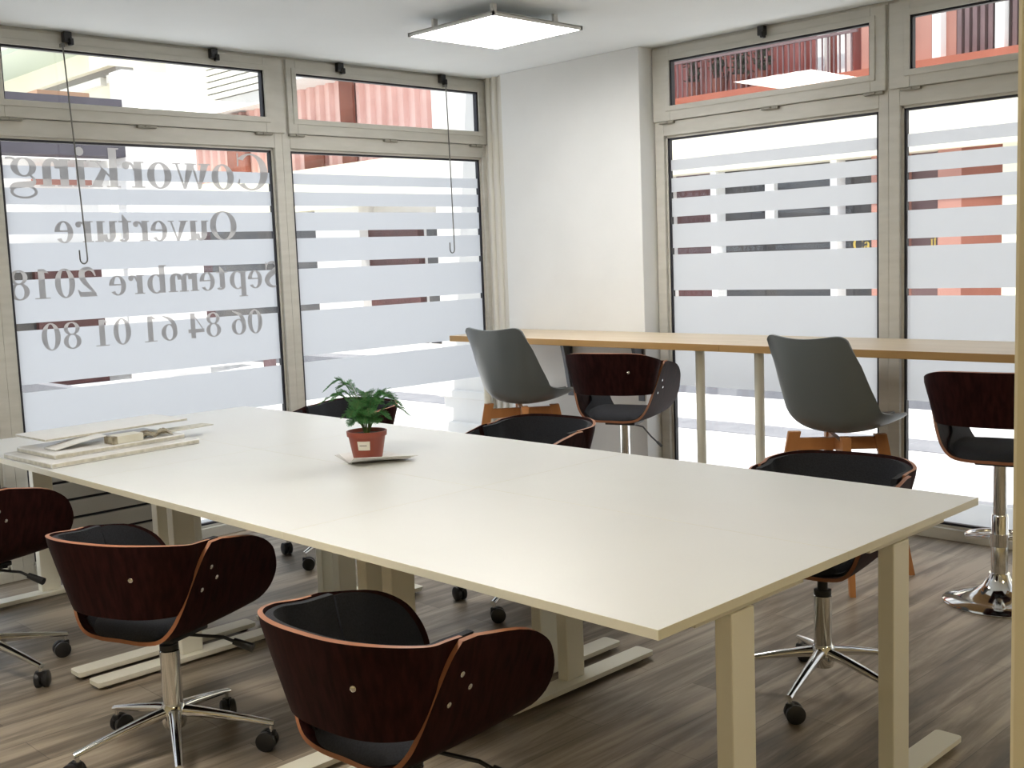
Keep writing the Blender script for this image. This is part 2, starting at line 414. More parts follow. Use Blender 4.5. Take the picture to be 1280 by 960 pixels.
G = {
 'C': (.722, ring(.39, .335, .36, .35, .16, .03, 42, 318) + rc(.635, .44, .665, .68) + stroke([(.66, .10), (.64, .16), (.63, .2)], [.05, .03, .02])),
 'O': (.778, ring(.389, .335, .36, .35, .16, .03)),
 'S': (.556, stroke([(.45, .52), (.39, .63), (.27, .66), (.15, .60), (.14, .49), (.26, .39), (.38, .30), (.44, .18), (.38, .06), (.25, .01), (.12, .06), (.06, .18)], [.03, .03, .05, .11, .14, .15, .15, .14, .10, .05, .03, .03]) + rc(.44, .46, .465, .67) + rc(.05, 0, .075, .22)),
 'o': (.5, ring(.25, .225, .225, .24, .13, .03)),
 'w': (.722, vee(0, .42) + vee(.27, .45)),
 'v': (.5, vee(0, .5)),
 'r': (.444, rc(.07, 0, .21, .46) + rc(.02, 0, .27, .025) + rc(.02, .435, .2, .46) + disc(.35, .385, .065) + stroke([(.20, .30), (.25, .41), (.35, .44)], [.03, .05, .04])),
 'k': (.556, rc(.06, 0, .20, .68) + rc(.015, 0, .26, .025) + rc(.015, .655, .2, .68) + stroke([(.19, .18), (.31, .31), (.43, .45)], [.03, .03, .03]) + [[(.24, .27), (.33, .33), (.53, 0), (.36, 0)]] + rc(.33, 0, .555, .025) + rc(.33, .435, .52, .46)),
 'i': (.278, rc(.07, 0, .21, .46) + rc(.02, 0, .26, .025) + rc(.02, .435, .2, .46) + disc(.135, .60, .075)),
 'n': (.556, rc(.06, 0, .20, .46) + rc(.015, 0, .25, .025) + rc(.015, .435, .2, .46) + arch(.14, .48) + rc(.34, 0, .48, .30) + rc(.29, 0, .53, .025)),
 'm': (.833, rc(.06, 0, .20, .46) + rc(.015, 0, .25, .025) + rc(.015, .435, .2, .46) + arch(.15, .48) + rc(.34, 0, .48, .30) + rc(.29, 0, .53, .025) + arch(.43, .77) + rc(.63, 0, .77, .30) + rc(.58, 0, .82, .025)),
 'u': (.556, rc(.06, .15, .20, .46) + rc(.01, .435, .2, .46) + ring(.23, .16, .17, .17, .14, .06, 180, 360, 40) + rc(.35, 0, .49, .46) + rc(.30, .435, .49, .46) + rc(.35, 0, .545, .025)),
 'g': (.5, ring(.215, .31, .20, .16, .11, .025) + stroke([(.12, .18), (.06, .10), (.10, .04), (.25, .02), (.38, .0), (.44, -.06)], [.03, .05, .09, .10, .09, .06]) + ring(.235, -.095, .215, .115, .05, .035) + stroke([(.33, .42), (.40, .455), (.49, .45)], [.03, .04, .04])),
 'e': (.444, ring(.235, .225, .205, .24, .12, .03, 4, 322) + rc(.12, .23, .435, .262)),
 't': (.333, [[(.085, .06), (.225, .06), (.225, .60), (.20, .60), (.085, .45)]] + rc(.01, .43, .315, .46) + ring(.21, .085, .125, .095, .10, .04, 180, 330, 40)),
 'p': (.556, rc(.06, -.205, .20, .46) + rc(.015, -.205, .26, -.18) + rc(.015, .435, .2, .46) + ring(.285, .225, .225, .24, .13, .03, -125, 125)),
 'b': (.556, rc(.06, 0, .20, .68) + rc(.015, .655, .2, .68) + ring(.285, .225, .225, .24, .13, .03, -130, 130)),
 '0': (.5, ring(.25, .335, .225, .345, .13, .03)),
 '1': (.5, rc(.19, .02, .33, .68) + rc(.09, 0, .43, .025) + [[(.09, .58), (.20, .60), (.20, .66), (.19, .68)]]),
 '2': (.5, stroke([(.05, .48), (.11, .61), (.22, .655), (.34, .60), (.36, .47), (.29, .32), (.16, .17), (.06, .05)], [.03, .06, .09, .13, .14, .11, .07, .04]) + [[(.03, 0), (.43, 0), (.475, .17), (.45, .17), (.40, .115), (.09, .115)]]),
 '4': (.5, rc(.02, .15, .475, .25) + rc(.27, 0, .40, .68) + stroke([(.045, .21), (.17, .42), (.335, .665)], [.03, .03, .03])),
 '6': (.5, ring(.25, .215, .22, .225, .125, .03) + stroke([(.085, .22), (.10, .38), (.20, .55), (.43, .675)], [.10, .11, .09, .02])),
 '8': (.5, ring(.25, .51, .19, .165, .10, .03) + ring(.25, .185, .215, .195, .115, .03)),
 'a': (.5, rc(.26, .08, .39, .36) + ring(.22, .34, .17, .125, .12, .03, 0, 170) + ring(.17, .12, .15, .13, .1, .03) + rc(.35, .0, .47, .05)),
 'f': (.333, rc(.08, 0, .21, .55) + rc(.02, 0, .27, .025) + rc(.01, .43, .31, .46) + ring(.26, .54, .18, .15, .13, .03, 60, 180)),
}
def inside(x, y, poly):
    c = False; j = len(poly) - 1
    for i in range(len(poly)):
        (xi, yi), (xj, yj) = poly[i], poly[j]
        if (yi > y) != (yj > y) and x < (xj - xi) * (y - yi) / (yj - yi) + xi: c = not c
        j = i
    return c
def text_bm(bm, s, place, u0, base, cap, width, flip=1.0):
    """s set on the plane place(u, z); em from cap height .67; the run scaled to width"""
    em = cap / .67
    adv = [(.25 if c == ' ' else G[c][0]) for c in s]
    kx = width / (sum(adv)); x = 0
    for c, a in zip(s, adv):
        if c != ' ':
            vs, fs = [], []
            for poly in G[c][1]:
                i0 = len(vs); vs += [Vector((p[0], p[1])) for p in poly]; fs.append(list(range(i0, i0 + len(poly))))
            r = delaunay_2d_cdt(vs, [(f_[k], f_[(k + 1) % len(f_)]) for f_ in fs for k in range(len(f_))], [], 0, 1e-5)
            bv = [bm.verts.new(place(u0 + flip * (x + v.x) * kx, base + v.y * em)) for v in r[0]]
            for t, of in zip(r[2], r[5]):
                cx_, cy_ = sum(r[0][k].x for k in t) / len(t), sum(r[0][k].y for k in t) / len(t)
                if not any(inside(cx_, cy_, p_) for p_ in G[c][1]): continue
                try: bm.faces.new([bv[k] for k in t])
                except ValueError: pass
        x += a
fL = mapper('L')
ox, oy = W2.location.x, W2.location.y
for words_, ur, ul, base, cap in (('Coworking', 3.437, 2.036, 1.824, .187), ('Ouverture', 3.222, 2.238, 1.561, .146), ('Septembre 2018', 3.478, 2.000, 1.300, .137), ('06 84 61 01 80', 3.342, 2.132, 1.056, .127)):
    bm = B()
    text_bm(bm, words_, lambda u, z: fL(u, -.031, z), ur, base, cap, ur - ul, -1.0)
    o = link('lettering', bm, 'letter', W2, fixn=False); o.location = (-ox, -oy, 0)
    o['label'] = 'line of mirrored grey serif letters on the pane'

# low ribbed radiator before the lettered bay
rad = thing('radiator', 'low grey flat radiator with horizontal grooves under the lettered window', 'radiator', (-5.15, 2.4, 0))
bm = B(); z = .115
for k in range(5):
    box(bm, -.022, .022, -.37, .30, z, z + .074, .003); z += .087
box(bm, -.014, .006, -.365, .295, .117, .54, 0, 1)
link('panel', bm, ['rad', 'gasket'], rad)
for y in (-.30, .23):
    bm = B(); box(bm, -.02, .02, y - .02, y + .02, 0, .12, .003); box(bm, -.04, .04, y - .03, y + .03, 0, .008, .002)
    link('foot', bm, 'rad', rad)
bm = B(); cyl(bm, (0, .30, .17), (0, .36, .17), .012, 10); cyl(bm, (0, .36, .17), (0, .36, 0), .010, 10)
link('pipe', bm, 'rad', rad, smooth=50)

# ------------------------------------------------------------------ ceiling lamps
def ceiling_lamp(label, x, y, m, power_group=None):
    t = thing('ceiling_light', label, 'ceiling light', (x, y, 2.46), 0, power_group)
    h = .29
    bm = B(); box(bm, -h, h, -h, h, .008, .016, .002)
    for a, b, c, d in ((-h, h, -h, -h + .010), (-h, h, h - .010, h), (-h, -h + .010, -h, h), (h - .010, h, -h, h)): box(bm, a, b, c, d, -.002, .016)
    link('frame', bm, 'lamp_frame', t)
    bm = B(); box(bm, -h + .010, h - .010, -h + .010, h - .010, -.001, .008)
    link('diffuser', bm, m, t)
    for sx, sy in ((-1, -1), (-1, 1), (1, -1), (1, 1)):
        bm = B(); box(bm, sx * .2 - .008, sx * .2 + .008, sy * .2 - .014, sy * .2 + .014, .016, ZC - 2.46, .002)
        link('bracket', bm, 'lamp_frame', t)
    return t
ceiling_lamp('square white LED panel lit below the ceiling, before the white pier', -3.90, 3.80, LED_CAM)
for x, y in ((-2.5, .5), (.9, -.7), (1.3, 2.6)):  # added lamps out of view, fill light for table, legs and column
    ceiling_lamp('added square LED fill panel on the ceiling, unseen behind the view', x, y, LED_FILL if x < 0 else LED_FILL_WARM, 'added fill panels behind the view')

# ------------------------------------------------------------------ white desks (two rows of three)
HT, DX, DY = .715, 1.2417, .701
X0, Y0 = -1.265, 1.594
def make_desk(f0, f1):
    t = thing('desk', '', 'desk')
    bm = B(); box(bm, -DX / 2 + .0002, DX / 2 - .0002, -DY / 2 + .0002, DY / 2 - .0002, .6945, HT, .0008)
    for f in bm.faces:
        f.material_index = 0 if f.normal.z > .5 or f.calc_center_median().z > HT - 1e-4 else 1
    link('tabletop', bm, ['white_lam', 'white_edge'], t)
    for s in (-1, 1):
        cx = s * (DX / 2 - .0575)
        leg = B(); box(leg, cx - .0215, cx + .0215, -.064, .020, .03, .664, .003); box(leg, cx - .0175, cx + .0175, -.059, .015, .02, .034)
        lo = link('leg', leg, 'white_steel', t)
        ft = B(); fx = s * (DX / 2 - .075)
        outl = []
        for (qx, qy, a0) in ((fx + .026, f1 - .012, 0), (fx - .026, f1 - .012, 90), (fx - .026, f0 + .012, 180), (fx + .026, f0 + .012, 270)):
            for k in range(5):
                a = R(a0 + 90 * k / 4); outl.append((qx + .012 * math.cos(a), qy + .012 * math.sin(a)))
        prism(ft, outl, 'z', .016, .030)
        box(ft, fx - .030, fx + .030, f0 + .006, f1 - .006, .010, .017)
        link('foot', ft, 'white_steel', t)
        for q in (f0 + .04, f1 - .04):
            gl = B(); cyl(gl, (fx, q, 0), (fx, q, .012), .018, 12); link('glide', gl, 'black', t, smooth=50)
    bm = B()
    box(bm, -DX / 2 + .06, DX / 2 - .06, -.062, -.028, .664, .689, .002); box(bm, -DX / 2 + .06, DX / 2 - .06, -.010, .018, .664, .689, .002)
    for s in (-1, 1): box(bm, s * (DX / 2 - .0575) - .03, s * (DX / 2 - .0575) + .03, -.20, .20, .672, .694, .002)
    link('under_frame', bm, 'white_steel', t)
    bm = B(); cyl(bm, (-DX / 2 + .05, -.07, .655), (-DX / 2 + .05, -.095, .655), .012, 14)
    cyl(bm, (-DX / 2 + .05, -.03, .655), (-DX / 2 + .05, -.09, .655), .006, 10)
    link('crank_socket', bm, 'white_steel', t, smooth=50)
    return t
DL = [['white desk forming the near right corner of the joined table',
       'white height-adjustable desk in the middle of the near row of the joined table',
       'white height-adjustable desk of the near row under the pile of wrapped boards'],
      ['white height-adjustable desk at the right end of the far row, beside the bar stools',
       'white height-adjustable desk of the far row, in the middle, beyond the long seam',
       'white height-adjustable desk of the far row, end nearest the windows']]
for r_ in range(2):
    for c_ in range(3):
        loc = (X0 - DX * (c_ + .5), Y0 + DY * (r_ + .5), 0)
        dk = make_desk(*((-.395, .316) if r_ == 0 else (-.345, .345)))
        dk.location = loc; dk['label'] = DL[r_][c_]; dk['group'] = 'white desks joined as one table'

# ------------------------------------------------------------------ bent plywood shell shared by chairs and stools
UX = [0, .078, .138, .176, .199, .214, .228, .239, .247]
UZ = [0, .003, .018, .055, .103, .148, .190, .228, .258]
UYB = [-.185, -.185, -.180, -.168, -.152, -.136, -.120, -.100, -.078]
UYF = [.205, .210, .224, .244, .252, .236, .198, .115, -.035]
def shell_parts(root, z0, zb=.095, zt=.310, za=.285):
    AZ = [z + (za - .258) * min(1, max(0, (z - .03) / .20)) for z in UZ]
    def P(u, v, ins=0.0):
        s = 2 * u - 1; t = abs(s) * (1 - ins * .9); sg = 1 if s >= 0 else -1
        x = interp(UX, t) * sg; z = interp(AZ, t)
        yb = interp(UYB, t) + ins * .35; yf = interp(UYF, t) - ins * .35
        if t > .9: yf = min(yf, interp(UYF, t))
        if ins: kq = min(1, max(0, (t - .34) / .10)); yb = yb * (1 - kq) + min(.0, yf - .004) * kq if yf > -.02 else yb
        y = yb + (yf - yb) * v
        dish = .012 * (1 - min(t * 2, 1)) * ((y - .02) / .2) ** 2
        return Vector((x, y, z0 + z + dish))
    bm = B(); sheet(bm, P, 56, 20, .011, (0, 0, 1))
    link('plywood_shell', bm, ['walnut', 'ply'], root, smooth=50)
    # fabric lining of the inner faces
    def PL(u, v): return P(u, v, .075)
    bm = B(); sheet(bm, PL, 56, 18, .008, (0, 0, 0), off=.0105)
    link('arm_lining', bm, 'fabric', root, smooth=60)
    # rounded seat cushion
    bm = B(); nx = 14
    def SP(u, v):
        return Vector((u, v, 0))
    top, bot = [], []
    N = 44
    for ring_i in range(9):
        q = ring_i / 8; ro, bo = [], []
        for k in range(N):
            a = 2 * PI * k / N; c, s = math.cos(a), math.sin(a)
            ex = .62
            x = .172 * q * math.copysign(abs(c) ** ex, c); y = .008 + .192 * q * math.copysign(abs(s) ** ex, s)
            e = (1 - q ** 6) ** .5
            zs = z0 + [interp(AZ, k_ / 60) for k_ in range(61) if interp(UX, k_ / 60) <= abs(x) + 1e-6][-1]
            ro.append(bm.verts.new((x, y, zs * .6 + z0 * .4 + .020 + .036 * e))); bo.append(bm.verts.new((x * .97, y, zs + .012)))
        top.append(ro); bot.append(bo)
    for L, fl in ((top, 0), (bot, 1)):
        for a, b in zip(L[1:], L[2:]):
            for k in range(N): bm.faces.new((a[k], a[(k + 1) % N], b[(k + 1) % N], b[k]))
        bm.faces.new(L[1])
    for k in range(N): bm.faces.new((top[8][k], top[8][(k + 1) % N], bot[8][(k + 1) % N], bot[8][k]))
    for v in top[0] + bot[0]: bm.verts.remove(v)
    link('seat_cushion', bm, 'fabric', root, smooth=60)
    # curved back band
    ZB, ZT = zb, zt
    def PB(u, v, off=0.0, zb=ZB, zt=ZT, umax=1.0, dz=0.0):
        a = (2 * u - 1) * R(88) * umax
        n = 2.8
        c, sn = math.cos(a), math.sin(a)
        fl = .90 + .10 * v
        y = -.045 - (.205 - off) * fl * math.copysign(abs(c) ** (2 / n), c) - .030 * v * max(c, 0)
        e = (1 - max(c, 0)) ; e = e * e * (3 - 2 * e)
        ztop = zt - (zt - za - .003 + dz) * e
        z = zb + (ztop - zb) * v
        zz = min(z, za - .002); kx = next((k_ for k_ in range(121) if interp(AZ, k_ / 120) >= zz), 120) / 120
        x = (interp(UX, kx) - .0122 - off) * math.copysign(abs(sn) ** (2 / n), sn)
        bq = min(1, max(0, (c - .10) / .30)); x += math.copysign(.020 * bq * bq * (3 - 2 * bq) * abs(sn), sn)
        return Vector((x, y, z0 + z))
    bm = B(); sheet(bm, PB, 60, 8, .011, (0, 0, 1))
    band = link('back_band', bm, ['walnut', 'ply'], root, smooth=50)
    bm = B(); sheet(bm, lambda u, v: PB(u, v, .016, ZB + .012, ZT - .008, 1.06, .004), 60, 8, .018, (0, 0, 0))
    link('back_pad', bm, 'fabric', root, smooth=60)
    def bolt(p, d):
        bm = B(); p = Vector(p); d = Vector(d)
        tube(bm, [p - d * .004, p + d * .003, p + d * .0045], [.0065, .0065, .0035], 12)
        link('bolt', bm, 'chrome', band, smooth=50)
    bp = PB(.63, .55); nb = (PB(.63, .55) - PB(.63, .55, .01)).normalized(); bolt(bp + nb * .0055, nb)
    for s in (-1, 1):
        for v_, dz in ((.17, .210), (.27, .172), (.13, .150)):
            tt = next(k / 200 for k in range(200) if interp(AZ, k / 200) >= dz)
            q = P(.5 + s * tt / 2, v_); n_ = Vector((s * .97, 0, -.22)).normalized(); bolt(q + n_ * .0055, n_)

def five_star(root, ph, zc, shell_z):
    bm = B(); lathe(bm, [(.0, .085), (.030, .085), (.036, .10), (.034, .150), (.028, .158), (.0, .158)], 28, cap=False)
    for k in range(5):
        a = ph + 2 * PI * k / 5; c, s = math.cos(a), math.sin(a)
        def q(r, w, z): return (r * c - w * s, r * s + w * c, z)
        n = 6; secs = []
        for i in range(n + 1):
            t = i / n; r = .025 + t * .265; w = .019 - .008 * t; h = .036 - .020 * t; zt = .150 - .062 * t ** 1.15
            secs.append([bm.verts.new(q(r, w * math.cos(2 * PI * j / 10), zt - h / 2 + h / 2 * math.sin(2 * PI * j / 10))) for j in range(10)])
        for A, Bq in zip(secs, secs[1:]):
            for j in range(10): bm.faces.new((A[j], A[(j + 1) % 10], Bq[(j + 1) % 10], Bq[j]))
        bm.faces.new(secs[0]); bm.faces.new(secs[-1])
        cyl(bm, q(.280, 0, .088), q(.280, 0, .050), .0065, 10)
    base = link('star_base', bm, 'chrome', root, smooth=45)
    for k in range(5):
        a = ph + 2 * PI * k / 5; cx, cy = .280 * math.cos(a), .280 * math.sin(a); sw = a + R(35 + 47 * k)
        d = Vector((math.cos(sw), math.sin(sw), 0)); ctr = Vector((cx, cy, .029)) + Vector((-d.y, d.x, 0)) * .014
        bm = B()
        for s in (-1, 1):
            tube(bm, [ctr + d * (s * .004), ctr + d * (s * .007), ctr + d * (s * .020), ctr + d * (s * .024)], [.027, .029, .029, .022], 24)
        tube(bm, [ctr + d * -.012, ctr + d * .012], [.016, .016], 16)
        box(bm, cx - .011, cx + .011, cy - .011, cy + .011, .040, .060, .003)
        link('caster', bm, 'black', base, smooth=45)
    bm = B(); lathe(bm, [(.0285, .10), (.0285, .315), (.024, .318), (.024, .322)], 28)
    link('gas_column', bm, 'chrome', root, smooth=45)
    bm = B(); lathe(bm, [(.027, .318), (.027, .334), (.016, .335), (.016, shell_z - .02)], 24)
    box(bm, -.085, .085, -.075, .075, shell_z - .024, shell_z - .007, .004)
    link('seat_mount', bm, 'black', root, smooth=45)
    bm = B(); tube(bm, [(.05, .02, shell_z - .03), (.16, .05, shell_z - .035), (.20, .06, shell_z - .05)], .005, 8); tube(bm, [(.19, .058, shell_z - .046), (.245, .075, shell_z - .066)], [.010, .013], 12)
    link('lever', bm, 'black', root, smooth=50)

def make_office(ph, SZ):
    t = thing('office_chair', '', 'chair', group='walnut swivel chairs around the white table')
    shell_parts(t, SZ); five_star(t, ph, 0, SZ)
    return t
CHAIRS = [
    (-2.985, 1.49, 20, -26, .390, 'walnut swivel chair in front of the white table, between the two other near chairs'),
    (-1.86, 1.47, 4, 15, .385, 'large dark walnut swivel chair cut by the bottom edge, closest of the near chairs'),
    (-4.10, 1.355, 16, 17, .420, 'walnut swivel chair cut by the left edge, beside the wrapped boards'),
    (-1.80, 3.10, 190, -80, .418, 'black padded walnut swivel chair across the table, its chrome base seen at the right end'),
    (-3.20, 3.18, 186, -73, .430, 'black padded walnut swivel chair across the table, behind the potted fern on its right'),
    (-4.44, 3.15, 188, -73, .430, 'black padded walnut swivel chair across the table, half hidden by the potted fern'),
]
for x, y, rz, ph, sz, lb in CHAIRS:
    c = make_office(R(ph - rz), sz); c.location = (x, y, 0); c.rotation_euler = (0, 0, R(rz)); c['label'] = lb

# ------------------------------------------------------------------ bar stools
def make_stool():
    t = thing('bar_stool', '', 'bar stool', group='walnut bar stools at the long desk')
    z0 = .572
    shell_parts(t, z0, .150, .360, .305)
    bm = B(); lathe(bm, [(.0, .004), (.205, .0), (.208, .006), (.200, .012), (.150, .024), (.095, .044), (.060, .070), (.044, .100), (.038, .118), (.0, .118)], 48, cap=False)
    link('trumpet_base', bm, 'chrome', t, smooth=50)
    bm = B(); lathe(bm, [(.031, .10), (.031, .345), (.028, .35)], 28); lathe(bm, [(.025, .345), (.025, z0 - .02)], 24)
    link('pole', bm, 'chrome', t, smooth=45)
    bm = B(); pts = [(.0, .03, .27)]
    for k in range(17):
        a = R(200 - 220 * k / 16); pts.append((.145 * math.cos(a), .10 + .10 * math.sin(a), .235))
    tube(bm, [(-.02, .03, .25)] + pts[1:] + [(.02, .03, .25)], .010, 10)
    lathe(bm, [(.036, .225), (.036, .275)], 24)
    link('footrest', bm, 'chrome', t, smooth=50)
    bm = B(); box(bm, -.08, .08, -.07, .07, z0 - .022, z0 - .006, .004)
    link('seat_mount', bm, 'black', t)
    bm = B(); tube(bm, [(.04, .0, z0 - .025), (.09, .02, z0 - .04), (.13, .03, z0 - .09), (.165, .04, z0 - .125)], .004, 8); tube(bm, [(.158, .038, z0 - .117), (.18, .045, z0 - .142)], .007, 8)
    link('lever', bm, 'dark_steel', t, smooth=50)
    return t
s0 = make_stool()
s0.location = (-3.66, 4.38, 0); s0.rotation_euler = (0, 0, R(18)); s0['label'] = 'walnut bar stool with dark cushion between the two grey shell stools'
dup(s0, (-1.745, 4.33, 0), R(10), 'walnut bar stool on a round chrome base, cut by the cream column')

# ------------------------------------------------------------------ grey shell stools with wooden legs
TY = [.245, .20, .10, .0, -.09, -.155, -.195, -.225, -.25, -.268]
TZ = [.662, .646, .631, .628, .638, .680, .755, .85, .952, 1.052]
TW = [.15, .200, .220, .228, .230, .228, .222, .215, .206, .196]
def make_shell_stool():
    t = thing('shell_stool', '', 'stool', group='grey shell stools at the long desk')
    def P(u, v):
        w = interp(TW, v); y = interp(TY, v); z = interp(TZ, v)
        s = 2 * u - 1
        a = abs(s)
        # tangent of the profile gives the direction in which the sides curl
        e = .01; ty = interp(TY, min(v + e, 1)) - interp(TY, max(v - e, 0)); tz = interp(TZ, min(v + e, 1)) - interp(TZ, max(v - e, 0))
        d = math.hypot(ty, tz) or 1; ny, nz = tz / d, -ty / d          # normal towards the sitter
        curl = interp([.012, .050, .075, .088, .105, .118, .115, .095, .070, .040], v) * a ** 2.6
        top = max(0, (v - .84) / .16)
        drop = .030 * top * a ** 8 + .016 * top * (1 - a * a) ** 2
        x = w * math.sin(s * PI / 2) ** 1 if False else w * (s * (1.12 - .12 * a * a))
        return Vector((x, y + ny * curl, z + nz * curl - drop))
    bm = B(); sheet(bm, P, 40, 56, .009, (0, 0, 0))
    link('seat_shell', bm, 'grey_shell', t, smooth=60)
    bm = B()
    sheet(bm, lambda u, v: P(.14 + .72 * u, .05 + .30 * v), 20, 20, .028, (0, 0, 0), off=-.019)
    link('seat_pad', bm, 'grey_pad', t, smooth=60)
    for sx in (-1, 1):
        for sy in (-1, 1):
            bm = B(); a = Vector((sx * .125, -.02 + sy * .125, .612 + .018 * (sy < 0))); b = Vector((sx * .215, -.02 + sy * .215, .0))
            secs = []
            for tt in (0, .35, .7, 1):
                p = a.lerp(b, tt); w = .022 - .008 * tt
                dv = Vector((sx, sy, 0)).normalized(); pv = Vector((-dv.y, dv.x, 0))
                secs.append([bm.verts.new(p + dv * (w * c1 * 1.15) + pv * (w * c2 * .8)) for c1, c2 in ((1, 1), (1, -1), (-1, -1), (-1, 1))])
            for A, Q in zip(secs, secs[1:]):
                for j in range(4): bm.faces.new((A[j], A[(j + 1) % 4], Q[(j + 1) % 4], Q[j]))
            bm.faces.new(secs[0]); bm.faces.new(secs[-1])
            link('leg', bm, 'beech', t)
    bm = B()
    for sg in (-1, 1):
        p, q = Vector((-.128, -.02 - sg * .128, .578)), Vector((.128, -.02 + sg * .128, .578))
        d = (q - p).normalized(); n = Vector((-d.y, d.x, 0)) * .011
        vs = [bm.verts.new(w + n * k + Vector((0, 0, h))) for w in (p, q) for k in (-1, 1) for h in (-.028, .024)]
        for f in ((0, 1, 3, 2), (4, 6, 7, 5), (0, 4, 5, 1), (2, 3, 7, 6), (0, 2, 6, 4), (1, 5, 7, 3)): bm.faces.new([vs[k] for k in f])
    link('cross_rail', bm, 'beech', t)
    return t
g0 = make_shell_stool()
g0.location = (-4.29, 4.29, 0); g0.rotation_euler = (0, 0, R(5)); g0['label'] = 'grey moulded shell stool at the left end of the bar desk, by the white pier'
dup(g0, (-2.41, 4.30, 0), R(-5), 'grey moulded shell stool in front of the window post, beside the chrome-based stool')

# ------------------------------------------------------------------ long bar desks
def bar_desk(label, x0, x1, leg_x):
    t = thing('bar_desk', label, 'desk', ((x0 + x1) / 2, 4.70, 0), 0, 'beech bar desks along the window')
    h = (x1 - x0) / 2 - .001
    bm = B(); box(bm, -h, h, -.285, .282, .930, .964, .0015)
    for f in bm.faces: f.material_index = 0 if f.calc_center_median().z > .9635 else 1
    link('desktop', bm, ['desk_top', 'desk_edge'], t)
    for lx, ly in leg_x:
        bm = B(); X = lx - (x0 + x1) / 2; Y = ly - 4.70
        lathe(bm, [(.042, .929), (.042, .924), (.0225, .922), (.0225, .33), (.0265, .318), (.0265, .285), (.0235, .275), (.0235, .09), (.020, .05), (.020, .0)], 24, X, Y)
        link('leg', bm, 'desk_leg', t, smooth=40)
    return t
bar_desk('pale beech bar desk running from the left windows along the white pier', -5.02, -3.10, [(-4.82, 4.52), (-3.272, 4.50)])
bar_desk('pale beech bar desk before the banded windows, behind the right stools', -3.10, -1.18, [(-2.935, 4.50), (-1.34, 4.50), (-1.34, 4.9)])
for x, lb, yb in ((-4.575, 'grey shelf bracket on the white pier, between shell stool and walnut stool', 4.983), (-4.03, 'grey shelf bracket under the bar desk at the right edge of the pier', 4.983)):
    t = thing('shelf_bracket', lb, 'bracket', (x, yb, 0), 0, 'shelf brackets under the bar desk')
    bm = B(); prism(bm, [(-.004, .925), (-.004, .62), (-.02, .62), (-.050, .78), (-.085, .925)], 'x', -.012, .012)
    link('arm', bm, 'dark_steel', t)
    bm = B(); box(bm, -.022, .022, -.006, -.0005, .57, .928, .002)
    link('back_plate', bm, 'dark_steel', t)

# ------------------------------------------------------------------ things on the table
t = thing('folded_newspaper', 'folded newspaper under the potted fern, its corner curling up', 'newspaper', (-3.2, 2.40, HT), 0)
def sheet_quad(a, b, c, d, lift):
    def P(u, v):
        p = (Vector(a) * (1 - u) + Vector(b) * u) * (1 - v) + (Vector(d) * (1 - u) + Vector(c) * u) * v
        k = max(0, u - .62) / .38
        return Vector((p.x, p.y, lift + .030 * k * k * (1 - .6 * v)))
    return P
for k, dz in enumerate((.0015, .0045, .0075)):
    bm = B(); j = .012 * k
    sheet(bm, sheet_quad((-.17 + j, -.02, 0), (.09 + j, -.12 - j, 0), (.175 + j * .3, .06 + j, 0), (-.10, .13, 0), dz), 20, 8, .0016, (0, 0, 0))
    link('sheet', bm, 'news', t, smooth=60)

pot = thing('potted_fern', 'small asparagus fern in a terracotta plastic pot on the newspaper', 'plant', (-3.195, 2.40, HT + .0085), R(0))
bm = B(); lathe(bm, [(.0, 0), (.050, 0), (.052, .003), (.0655, .078), (.0705, .079), (.072, .096), (.0675, .097), (.064, .083), (.0, .081)], 40, cap=False)
link('pot', bm, 'terracotta', pot, smooth=40)
bm = B(); lathe(bm, [(.0, .083), (.03, .087), (.0645, .0835)], 24, cap=False); link('soil', bm, 'soil', pot, smooth=60)
bm = B()
def lab(u, v):
    a = R(-62 + 40 * u) - R(22); z = .034 + .032 * v; r = .0525 + .0138 * (z / .078) + .0009
    return Vector((r * math.cos(a + R(15)), r * math.sin(a + R(15)), z))
sheet(bm, lab, 8, 3, .0008, (0, 0, 0)); lb = link('label', bm, 'label_paper', pot, smooth=60)
bm = B(); sheet(bm, lambda u, v: lab(.15 + .6 * u, .48 + .08 * v) * 1.006, 8, 1, .0006, (0, 0, 0)); link('print', bm, 'ink', lb)
random.seed(11)
stems, leaves = B(), B()
def needle(p, d, L):
    d = d.normalized(); s = d.cross(Vector((random.uniform(-1, 1), random.uniform(-1, 1), random.uniform(-1, 1)))).normalized() * L * .10
    up = d.cross(s).normalized() * L * .06
    a = leaves.verts.new(p); b = leaves.verts.new(p + d * L * .5 + s); c = leaves.verts.new(p + d * L); e = leaves.verts.new(p + d * L * .5 - s); g = leaves.verts.new(p + d * L * .5 + up)
    leaves.faces.new((a, b, g)); leaves.faces.new((b, c, g)); leaves.faces.new((c, e, g)); leaves.faces.new((e, a, g))
